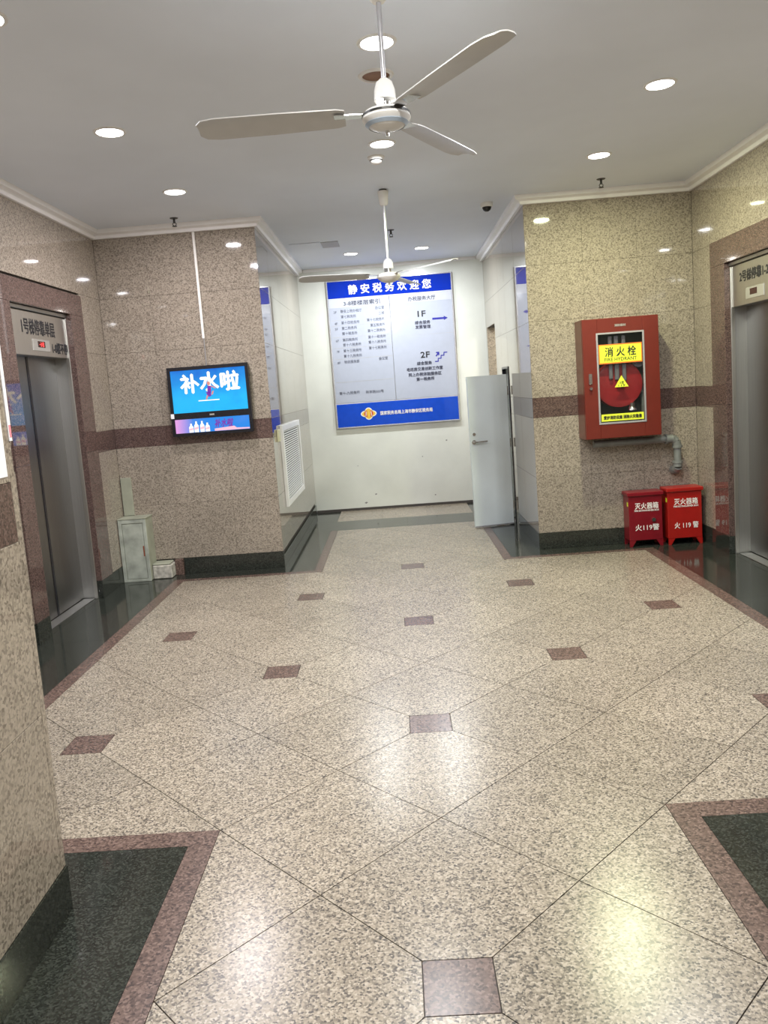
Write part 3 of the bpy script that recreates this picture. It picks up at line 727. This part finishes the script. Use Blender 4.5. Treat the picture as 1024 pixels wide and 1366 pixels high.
for k in range(4):
    u, z = 0.54 + 0.037 * k, 1.765 + 0.034 * k
    stp.prism([(u, z), (u + 0.045, z), (u + 0.045, z + 0.012), (u, z + 0.012)], fz, 0, 0.0012)
    if k < 3: stp.prism([(u + 0.034, z + 0.012), (u + 0.045, z + 0.012), (u + 0.045, z + 0.036), (u + 0.034, z + 0.036)], fz, 0, 0.0012)
stp.prism([(0.550, 1.838), (0.562, 1.828), (0.585, 1.853), (0.585, 1.835), (0.598, 1.848), (0.598, 1.885), (0.560, 1.885), (0.555, 1.873), (0.575, 1.868)], fz, 0, 0.0012)
stp.build('stairs_symbol', 'navy', rp)
rows = [('3F', '静安上税办税厅', '办公室', 2.455), ('', '第七税务所', '二楼', 2.390), ('4F', '第十四税务所', '第十七税务所', 2.318), ('5F', '第二税务所', '第五税务所', 2.252), ('', '第十税务所', '第十二税务所', 2.188),
        ('6F', '第四税务所', '第十一税务所', 2.112), ('', '第十六税务所', '第十八税务所', 2.051), ('7F', '第十三税务所', '第十七税务所', 1.980), ('', '第十九税务所', '', 1.916), ('8F', '税收服务部', '会议室', 1.846)]
for a, b, c, z in rows:
    if a: bt(a, 0.042, -0.63, z - 0.006, 'ink2', lp, 0.036)
    bt(b, 0.042, -0.565, z, 'ink2', lp, align='LEFT', fit=0.037 * len(b))
    if c: bt(c, 0.042, -0.03 - 0.037 * len(c), z + 0.012, 'ink2', lp, align='LEFT', fit=0.036 * len(c))
bt('第十-九税务所', 0.042, -0.53, 1.469, 'ink2', lp, 0.25); bt('新丰路500号', 0.042, -0.22, 1.462, 'ink2', lp, 0.22)
bt('国家税务总局上海市静安区税务局', 0.050, 0.15, 1.193, 'paintwhite', fb, 0.64, 0.0012)
# round tax emblem, built in its simple coloured rings
eu, ez = -0.315, 1.198
def ell(a, b, n=28, off=0): return [(eu + off + a * math.cos(2 * math.pi * k / n), ez + b * math.sin(2 * math.pi * k / n)) for k in range(n)]
em = MB().prism(ell(0.098, 0.046), fz, 0, 0.0008); em.prism(ell(0.055, 0.075), fz, 0, 0.0008); em = em.build('emblem', 'emwhite', fb)
e2 = MB().prism(ell(0.084, 0.036), fz, 0.0008, 0.0014); e2.prism(ell(0.046, 0.064), fz, 0.0008, 0.0014); e2.build('emblem_gold_ring', 'gold', em)
MB().prism(ell(0.056, 0.042), fz, 0.0014, 0.0020).build('emblem_red_disc', 'emred', em)
MB().prism(ell(0.022, 0.062), fz, 0.0020, 0.0026).build('emblem_centre', 'gold', em)
for sx in (-1, 1): MB().prism([(eu + sx * 0.036 - 0.004, ez - 0.028), (eu + sx * 0.036 + 0.004, ez - 0.028), (eu + sx * 0.030 + 0.004, ez + 0.028), (eu + sx * 0.030 - 0.004, ez + 0.028)], fz, 0.0020, 0.0026).build('emblem_bar', 'emwhite', em)

# chips and scuffs in the paint of the end wall
for u, z, r in ((0.62, 0.80, 0.011), (0.31, 0.62, 0.008), (-0.30, 0.19, 0.012), (-0.43, 0.09, 0.016), (0.44, 0.13, 0.010), (0.95, 0.66, 0.008), (-0.50, 0.56, 0.006)):
    MB().prism([(u + r * (1 + 0.35 * math.sin(3 * k + 40 * u)) * math.cos(k * 0.7854), z + r * 0.8 * (1 + 0.3 * math.cos(5 * k)) * math.sin(k * 0.7854)) for k in range(8)], fy(YC), 0.0, 0.0008).build('paint_chip', 'cable', wb)

# ---------------------------------------------------------------- television on the left granite wall
ty0 = YA - 0.085
TX0, TX1, TZ0, TZ1 = -1.902, -1.208, 1.215, 1.800
t = thing('advertising_display', (-1.555, YA, TZ0), 'lit double-screen advertising display hanging on the left granite wall', 'television')
MB().bbox(TX0 + 0.004, TX1 - 0.004, ty0 + 0.012, YA - 0.001, TZ0 + 0.004, TZ1 - 0.004, 0.006).build('casing', 'black', t)
bz = MB()
bz.box(TX0, TX0 + 0.028, ty0, ty0 + 0.02, TZ0, TZ1); bz.box(TX1 - 0.028, TX1, ty0, ty0 + 0.02, TZ0, TZ1)
bz.box(TX0 + 0.028, TX1 - 0.028, ty0, ty0 + 0.02, TZ1 - 0.030, TZ1); bz.box(TX0 + 0.028, TX1 - 0.028, ty0, ty0 + 0.02, TZ0, TZ0 + 0.026)
bz.box(TX0 + 0.028, TX1 - 0.028, ty0, ty0 + 0.02, 1.358, 1.412)
bz.build('bezel', 'black', t)
s1 = MB().box(TX0 + 0.028, TX1 - 0.028, ty0 + 0.006, ty0 + 0.012, 1.412, TZ1 - 0.030).build('main_screen', 'screen1', t, label='bright blue main screen with white characters')
s2 = MB().box(TX0 + 0.028, TX1 - 0.028, ty0 + 0.006, ty0 + 0.012, TZ0 + 0.026, 1.358).build('lower_screen', 'screen2', t, label='narrow pink and blue lower screen with bottles')
ft = fy(ty0 + 0.0058)
for ch, u, z in (('补', -1.715, 1.655), ('水', -1.548, 1.665), ('啦', -1.372, 1.66)):
    text('screen_lettering', ch, 0.17, ft(u, z, 0.0006), EX, EZ, 'glow', s1, bold=0.006, ext=0.0003, fit=0.155)
MB().prism([(-1.655, 1.503), (-1.475, 1.503), (-1.475, 1.511), (-1.655, 1.511)], ft, 0, 0.0006).build('screen_platform', 'glow', s1)
fg = MB()
fg.prism([(-1.585, 1.575), (-1.565, 1.535), (-1.54, 1.54), (-1.545, 1.575)], ft, 0.0026, 0.0034); fg.prism([(-1.572, 1.57), (-1.54, 1.565), (-1.535, 1.625), (-1.565, 1.63)], ft, 0.0026, 0.0034)
fg.build('screen_figure_clothes', 'glowpurple', s1)
for pn, pp in (('screen_figure_head', [(-1.555 + 0.014 * math.cos(k * 0.7854), 1.648 + 0.018 * math.sin(k * 0.7854)) for k in range(8)]), ('screen_figure_leg', [(-1.59, 1.515), (-1.58, 1.512), (-1.565, 1.545), (-1.58, 1.55)]),
               ('screen_figure_leg', [(-1.54, 1.55), (-1.525, 1.555), (-1.515, 1.585), (-1.53, 1.58)]), ('screen_figure_arm', [(-1.535, 1.62), (-1.50, 1.60), (-1.497, 1.608), (-1.535, 1.63)])):
    MB().prism(pp, ft, 0.0026, 0.0034).build(pn, 'glowskin', s1)
for u, h in ((-1.74, 0.075), (-1.695, 0.092), (-1.645, 0.092), (-1.60, 0.075)):
    z0 = TZ0 + 0.028
    MB().prism([(u - 0.019, z0), (u + 0.019, z0), (u + 0.019, z0 + h * 0.6), (u + 0.007, z0 + h * 0.8), (u + 0.007, z0 + h), (u - 0.007, z0 + h), (u - 0.007, z0 + h * 0.8), (u - 0.019, z0 + h * 0.6)], ft, 0, 0.0006).build('screen_bottle', 'glow', s2)
    MB().prism([(u - 0.017, z0 + h * 0.22), (u + 0.017, z0 + h * 0.30), (u + 0.017, z0 + h * 0.52), (u - 0.017, z0 + h * 0.42)], ft, 0.0006, 0.0012).build('screen_bottle_label', 'glowpink', s2)
text('screen_lettering', '补水啦', 0.075, ft(-1.455, 1.308, 0.0006), EX, EZ, 'glowpurple', s2, bold=0.002, ext=0.0003, fit=0.16, shear=0.3)
MB().prism([(-1.54, 1.243), (-1.24, 1.243), (-1.24, 1.254), (-1.35, 1.258), (-1.37, 1.275), (-1.54, 1.262)], ft, 0, 0.0006).build('screen_ribbon', 'glowpink', s2)
MB().box(TX0 - 0.001, TX0 + 0.027, ty0 - 0.001, ty0, 1.37, 1.41).build('sticker', 'paper', t)
MB().box(-1.57, -1.53, ty0 - 0.001, ty0, 1.378, 1.392).build('badge', 'plate', t)
# white cable cover and cable above it
t = thing('cable_cover', (-1.575, YA, 2.0), 'thin white cable cover running down the granite wall above the television', 'cable cover')
MB().bbox(-1.587, -1.566, YA - 0.012, YA - 0.0005, 2.03, HL, 0.003).build('channel', 'whitep', t)
MB().cyl((-1.574, YA - 0.006, 1.79), (-1.574, YA - 0.006, 2.035), 0.005, n=10).build('cable', 'cable', t)

# ---------------------------------------------------------------- hydrant cabinet
cx0, cx1, cz0, cz1, cyf = 1.567, 2.187, 0.946, 1.925, 6.525
t = thing('fire_hydrant_cabinet', (1.877, YA, cz0), 'red wall-mounted fire hydrant cabinet with glazed door and yellow signs', 'cabinet')
bd = MB()
bd.box(cx0, cx0 + 0.012, cyf + 0.022, YA - 0.001, cz0, cz1); bd.box(cx1 - 0.012, cx1, cyf + 0.022, YA - 0.001, cz0, cz1)
bd.box(cx0 + 0.012, cx1 - 0.012, cyf + 0.022, YA - 0.001, cz0, cz0 + 0.012); bd.box(cx0 + 0.012, cx1 - 0.012, cyf + 0.022, YA - 0.001, cz1 - 0.012, cz1)
bd.build('body', 'cabred', t)
MB().box(cx0 + 0.012, cx1 - 0.012, YA - 0.008, YA - 0.002, cz0 + 0.012, cz1 - 0.012).build('back_panel', 'cabin', t)
wx0, wx1, wz0, wz1 = 1.690, 2.055, 1.075, 1.797
dr = MB(); e = 0.002
dr.bbox(cx0 + e, wx0, cyf, cyf + 0.02, cz0 + e, cz1 - e, 0.002); dr.bbox(wx1, cx1 - e, cyf, cyf + 0.02, cz0 + e, cz1 - e, 0.002)
dr.bbox(wx0, wx1, cyf, cyf + 0.02, cz0 + e, wz0, 0.002); dr.bbox(wx0, wx1, cyf, cyf + 0.02, wz1, cz1 - e, 0.002)
dr = dr.build('door', 'cabred', t)
tr = MB(); w = 0.012
tr.bbox(wx0 - w, wx0 + 0.003, cyf - 0.005, cyf + 0.004, wz0 - w, wz1 + w, 0.002); tr.bbox(wx1 - 0.003, wx1 + w, cyf - 0.005, cyf + 0.004, wz0 - w, wz1 + w, 0.002)
tr.bbox(wx0, wx1, cyf - 0.005, cyf + 0.004, wz0 - w, wz0 + 0.003, 0.002); tr.bbox(wx0, wx1, cyf - 0.005, cyf + 0.004, wz1 - 0.003, wz1 + w, 0.002)
tr.build('window_trim', 'alu', dr)
MB().box(wx0, wx1, cyf + 0.004, cyf + 0.007, wz0, wz1).build('glass_pane', 'glass', dr)
fc = fy(cyf + 0.004)
so = MB().prism([(1.697, 1.556), (2.048, 1.556), (2.048, 1.714), (1.697, 1.714)], fc, 0.0, 0.0008).build('sign_border', 'orange', dr)
MB().prism([(1.705, 1.566), (2.040, 1.566), (2.040, 1.704), (1.705, 1.704)], fc, 0.0008, 0.0014).build('hydrant_sign', 'yellow', dr)
text('sign_lettering', '消 火 栓', 0.082, fc(1.873, 1.652, 0.0020), EX, EZ, 'ink', dr, fit=0.25, bold=0.0012)
text('sign_lettering', 'FIRE HYDRANT', 0.040, fc(1.873, 1.590, 0.0020), EX, EZ, 'ink', dr, fit=0.26)
MB().prism([(1.817, 1.362), (1.930, 1.362), (1.874, 1.456)], fc, 0, 0.0010).build('warning_triangle', 'yellow', dr)
text('sign_lettering', '火警', 0.026, fc(1.874, 1.398, 0.0016), EX, EZ, 'ink', dr, fit=0.035); text('sign_lettering', '119', 0.022, fc(1.874, 1.375, 0.0016), EX, EZ, 'ink', dr, fit=0.055)
MB().prism([(1.700, 1.088), (2.045, 1.088), (2.045, 1.146), (1.700, 1.146)], fc, 0, 0.0010).build('slogan_strip', 'yellow', dr)
text('sign_lettering', '爱护消防设施 消除火灾隐患', 0.032, fc(1.873, 1.117, 0.0016), EX, EZ, 'ink', dr, fit=0.31, bold=0.0010)
text('door_emblem', '消防器材', 0.02, (1.877, cyf - 0.0006, 1.862), EX, EZ, 'plate', dr, fit=0.09, bold=0.001)
hn = MB().bbox(1.606, 1.634, cyf - 0.014, cyf + 0.001, 1.40, 1.485, 0.004).build('latch', 'chrome', dr)
MB().cyl((1.620, cyf - 0.02, 1.365), (1.620, cyf, 1.365), 0.012, n=14).build('lock', 'chrome', dr)
# hose reel and pipework inside
ry = 6.64
MB().lathe([(0.0, -0.055), (0.165, -0.055), (0.190, -0.050), (0.190, -0.040), (0.165, -0.035), (0.15, 0.04), (0.19, 0.045), (0.19, 0.055), (0.0, 0.055)], (1.872, ry, 1.385), 40, 'y').build('hose_reel', 'reel', t, True)
MB().lathe([(0.0, -0.075), (0.03, -0.075), (0.035, -0.055), (0.0, -0.055)], (1.872, ry, 1.385), 20, 'y').build('reel_hub', 'reel', t, True)
hp = MB()
for k, (u, w) in enumerate(((1.80, 0.03), (1.85, 0.034), (1.91, 0.03))): hp.bbox(u - w / 2, u + w / 2, ry - 0.085, ry - 0.060, 1.43 - 0.01 * k, 1.78, 0.006)
hp.build('flat_hose', 'hose', t)
MB().tube([(2.085, ry, 0.965), (2.085, ry, 1.30), (2.02, ry, 1.42)], 0.024).build('valve_pipe', 'pipe', t, True)
MB().lathe([(0.0, -0.02), (0.045, -0.02), (0.05, 0.0), (0.045, 0.02), (0.0, 0.02)], (2.03, ry - 0.05, 1.56), 20, 'y').build('valve_wheel', 'hose', t, True)
MB().lathe([(0.0, 0.0), (0.036, 0.0), (0.032, 0.018), (0.022, 0.03), (0.022, 0.06), (0.0, 0.06)], (1.965, ry - 0.07, 1.165), 20).build('hose_nozzle', 'chrome', t, True)
MB().box(cx1, cx1 + 0.003, cyf + 0.03, cyf + 0.075, 0.96, 1.16).build('side_label', 'yellow', t)
# supply pipe below
t = thing('supply_pipe', (2.34, 6.67, 0.55), 'grey galvanised pipe with elbows under the hydrant cabinet', 'pipe')
py = 6.675
MB().cyl((1.66, py, 0.893), (2.29, py, 0.893), 0.030, n=16).build('horizontal_pipe', 'pipe', t, True)
el = MB().tube([(2.27, py, 0.893), (2.325, py, 0.893), (2.352, py, 0.872), (2.362, py, 0.83)], 0.036, 16); el.cyl((2.262, py, 0.893), (2.282, py, 0.893), 0.042); el.cyl((2.362, py, 0.835), (2.362, py, 0.815), 0.042); el.build('elbow', 'pipe', t, True)
MB().cyl((2.362, py, 0.69), (2.362, py, 0.82), 0.031, n=16).build('vertical_pipe', 'pipe', t, True)
el = MB().tube([(2.362, py, 0.70), (2.362, py, 0.655), (2.358, py + 0.03, 0.628), (2.355, YA - 0.001, 0.615)], 0.037, 16); el.cyl((2.362, py, 0.705), (2.362, py, 0.685), 0.043); el.build('elbow', 'pipe', t, True)

# ---------------------------------------------------------------- fire extinguisher boxes
def ext_box(x0, x1, y0, y1, h, mat, label, words, num, knob):
    t = thing('fire_extinguisher_box', ((x0 + x1) / 2, (y0 + y1) / 2, 0), label, 'extinguisher box', 'red fire extinguisher boxes')
    lf = 0.055
    MB().bbox(x0, x1, y0, y1, lf, h - 0.03, 0.003).build('body', mat, t)
    MB().bbox(x0 - 0.012, x1 + 0.012, y0 - 0.016, y1 + 0.002, h - 0.032, h, 0.005).build('lid', mat, t)
    f0 = fy(y0 + 0.001)
    w = 0.055
    for sx, xa in ((1, x0), (-1, x1)):
        for ya in (y0, y1 - 0.012):
            f = lambda u, z, d, ya=ya: (u, ya + d, z)
            MB().prism([(xa, 0.0), (xa + sx * 0.022, 0.0), (xa + sx * w, lf), (xa, lf)], f, 0, 0.012).build('leg', mat, t)
    xm = (x0 + x1) / 2; yt = y0 - 0.0007
    text('lettering', words, 0.058, (xm + 0.01, yt, h - 0.118), EX, EZ, 'paintwhite', t, fit=0.195, bold=0.0006)
    text('lettering', 'FIRE EXTINGUISHER BOX', 0.020, (xm + 0.01, yt, h - 0.158), EX, EZ, 'paintwhite', t, fit=0.205, bold=0.0004)
    text('lettering', num, 0.058, (xm + 0.01, yt, 0.165), EX, EZ, 'paintwhite', t, fit=0.20, bold=0.0004)
    if knob: MB().cyl((x1 - 0.075, y0 - 0.012, 0.228), (x1 - 0.075, y0 + 0.001, 0.228), 0.017, n=18).build('round_latch', 'chrome', t, True)
    MB().box(x0 - 0.001, x0 + 0.0, y0 + 0.02, y0 + 0.05, h - 0.12, h - 0.085).build('side_sticker', 'yellow', t)
ext_box(1.915, 2.195, 6.60, 6.755, 0.468, 'boxred', 'darker red extinguisher box on the left, with a round latch', '灭火器箱', '火119警', True)
ext_box(2.237, 2.520, 6.585, 6.745, 0.485, 'boxred2', 'brighter red extinguisher box in the corner beside the right elevator', '灭火器箱', '火 119 警', False)

# ---------------------------------------------------------------- old painted pipe box in the left corner
t = thing('pipe_box', (-2.32, 6.66, 0), 'worn pale green painted box standing in the left corner', 'box')
q0, q1, qy, qh = XL + 0.006, -2.188, 6.585, 0.545
MB().bbox(q0, q1, qy, YA - 0.001, 0.0, qh, 0.004).build('body', 'boxside', t)
fq = fy(qy)
ff = MB(); ff.bbox(q0, q0 + 0.03, qy - 0.008, qy + 0.002, 0.0, qh, 0.002); ff.bbox(q1 - 0.028, q1, qy - 0.008, qy + 0.002, 0.0, qh, 0.002); ff.bbox(q0 + 0.03, q1 - 0.028, qy - 0.008, qy + 0.002, qh - 0.035, qh, 0.002); ff.bbox(q0 + 0.03, q1 - 0.028, qy - 0.008, qy + 0.002, 0.0, 0.022, 0.002)
ff.build('front_frame', 'boxpaint', t)
dd = MB().bbox(q0 + 0.034, q1 - 0.032, qy - 0.006, qy + 0.004, 0.026, qh - 0.04, 0.002).build('hatch', 'boxpaint', t)
MB().bbox(q1 - 0.044, q1 - 0.033, qy - 0.009, qy - 0.005, 0.22, 0.31, 0.001).build('rust_patch', 'rust', dd)
MB().bbox(q0 - 0.002, q1 + 0.006, qy - 0.012, YA - 0.002, qh, qh + 0.008, 0.002).build('top_plate', 'boxside', t)
t = thing('mortar_step', (-2.10, 6.69, 0), 'low rough mortar step on the floor beside the pale green box', 'step')
MB().bbox(q1 + 0.001, -2.02, 6.625, YA - 0.002, 0.0, 0.118, 0.008).build('step', 'mortar', t)
MB().bbox(q1 + 0.001, -2.035, 6.635, YA - 0.002, 0.118, 0.135, 0.006).build('render_lip', 'boxside', t)
MB().bbox(-2.018, -1.946, 6.735, YA - 0.002, 0.0, 0.142, 0.002).build('red_end_tile', 'redfloor', t, label='broken red granite end piece')
t = MB().bbox(XL + 0.008, -2.335, YA - 0.016, YA - 0.001, 0.556, 0.888, 0.002).build('painted_cover_panel', 'boxside'); tag(t, 'narrow pale olive cover panel on the wall above the corner box', 'panel')

# ---------------------------------------------------------------- air vent in the left passage wall
v0, v1, z0, z1 = 7.18, 8.50, 0.472, 1.228
t = thing('air_vent', (XA, (v0 + v1) / 2, z0), 'white louvred air vent grille in the left passage wall', 'vent')
fv = fn_wall('x', XA, 1); fwid = 0.075
def vb(n, mat, d0, d1, u0, u1, a, b, ch=0.002): 
    return MB().bbox(XA + d0, XA + d1, u0, u1, a, b, ch).build(n, mat, t)
vb('shade_backing', 'ventdark', 0.0005, 0.004, v0 + 0.02, v1 - 0.02, z0 + 0.02, z1 - 0.02, 0.0005)  # flat dark sheet; its colour stands in for the shade behind the slats
vb('frame_bar', 'white', 0.0005, 0.028, v0, v0 + fwid, z0, z1); vb('frame_bar', 'white', 0.0005, 0.028, v1 - fwid, v1, z0, z1)
vb('frame_bar', 'white', 0.0005, 0.028, v0 + fwid, v1 - fwid, z1 - 0.055, z1); vb('frame_bar', 'white', 0.0005, 0.028, v0 + fwid, v1 - fwid, z0, z0 + 0.055)
ns = 30; sm = None
for k in range(ns):
    z = z0 + 0.075 + (z1 - z0 - 0.14) * k / (ns - 1)
    if sm is None:
        f = lambda u, d, y: (XA + d, y, u)
        so = MB().prism([(z - 0.005, 0.022), (z - 0.004, 0.0235), (z + 0.005, 0.015), (z + 0.004, 0.0135)], lambda u, d, y: (XA + d, y, u), v0 + fwid + 0.002, v1 - fwid - 0.03).build('slat', 'ventgrey', t); sm = so.data; base = WO[so.name]; zb = z
    else: place('slat', sm, (base[0], base[1], base[2] + z - zb), t)
sw = MB().bbox(XA + 0.0005, XA + 0.02, 6.98, 7.09, 1.09, 1.20, 0.003).build('wall_switch', 'oldplastic'); tag(sw, 'small yellowed switch plate beside the air vent', 'switch')

# ---------------------------------------------------------------- cupboard door standing open across the passage
hx, hy, fx, fyy = 1.155, 8.043, 0.748, 7.965
t = thing('cupboard_door', (hx, hy, 0), 'pale grey low cupboard door standing open across the right of the passage', 'door')
dx, dy = fx - hx, fyy - hy; dl = math.hypot(dx, dy); dx, dy = dx / dl, dy / dl; nx, ny = dy, -dx
if ny > 0: nx, ny = -nx, -ny      # face towards the lobby
def fd(u, z, d): return (hx + dx * u + nx * d, hy + dy * u + ny * d, z)
def dbox(n, mat, u0, u1, a, b, d0, d1, par): return MB().prism([(u0, a), (u1, a), (u1, b), (u0, b)], fd, d0, d1).build(n, mat, par)
dbox('door_leaf', 'doorpaint', 0, dl, 0.008, 1.545, -0.035, 0.0, t)
ln = MB()
ln.prism([(0.0, 0.008), (dl, 0.008), (dl, 0.02), (0.0, 0.02)], fd, 0, 0.001); ln.build('edge_trim', 'alu', t)
hd = MB(); hd.cyl(fd(dl - 0.035, 0.885, 0), fd(dl - 0.035, 0.885, 0.045), 0.010, n=12); hd.cyl(fd(dl - 0.030, 0.885, 0.043), fd(dl - 0.165, 0.888, 0.043), 0.008, n=12); hd.cyl(fd(dl - 0.035, 0.885, 0), fd(dl - 0.035, 0.885, 0.008), 0.022, n=18)
hd.build('lever_handle', 'chrome', t, True)
MB().cyl(fd(dl - 0.04, 0.965, 0), fd(dl - 0.04, 0.965, 0.012), 0.016, n=18).build('lock_cylinder', 'chrome', t, True)
for z in (0.2, 0.85, 1.38): MB().cyl(fd(-0.008, z - 0.045, -0.01)[:2] + (z - 0.045,), fd(-0.008, z, -0.01)[:2] + (z + 0.045,), 0.008, n=10).build('hinge', 'chrome', t, True)

# ---------------------------------------------------------------- papers on the near left wall
p = MB().box(XNL + 0.0006, XNL + 0.002, 1.72, 2.152, 1.333, 1.86).build('paper_notice', 'paper'); tag(p, 'blank white paper notice at the left edge above the red band', 'paper')
t = thing('corner_guard', (XNL, YN, 1.42), 'narrow white plastic strip on the edge of the near left wall', 'strip')
MB().box(XNL + 0.0006, XNL + 0.003, YN - 0.010, YN + 0.006, 1.43, 1.75).build('strip', 'paper', t)
MB().box(XNL + 0.003, XNL + 0.004, YN - 0.006, YN + 0.004, 1.44, 1.475).build('pink_print', 'pink', t)

bpy.context.view_layer.update()
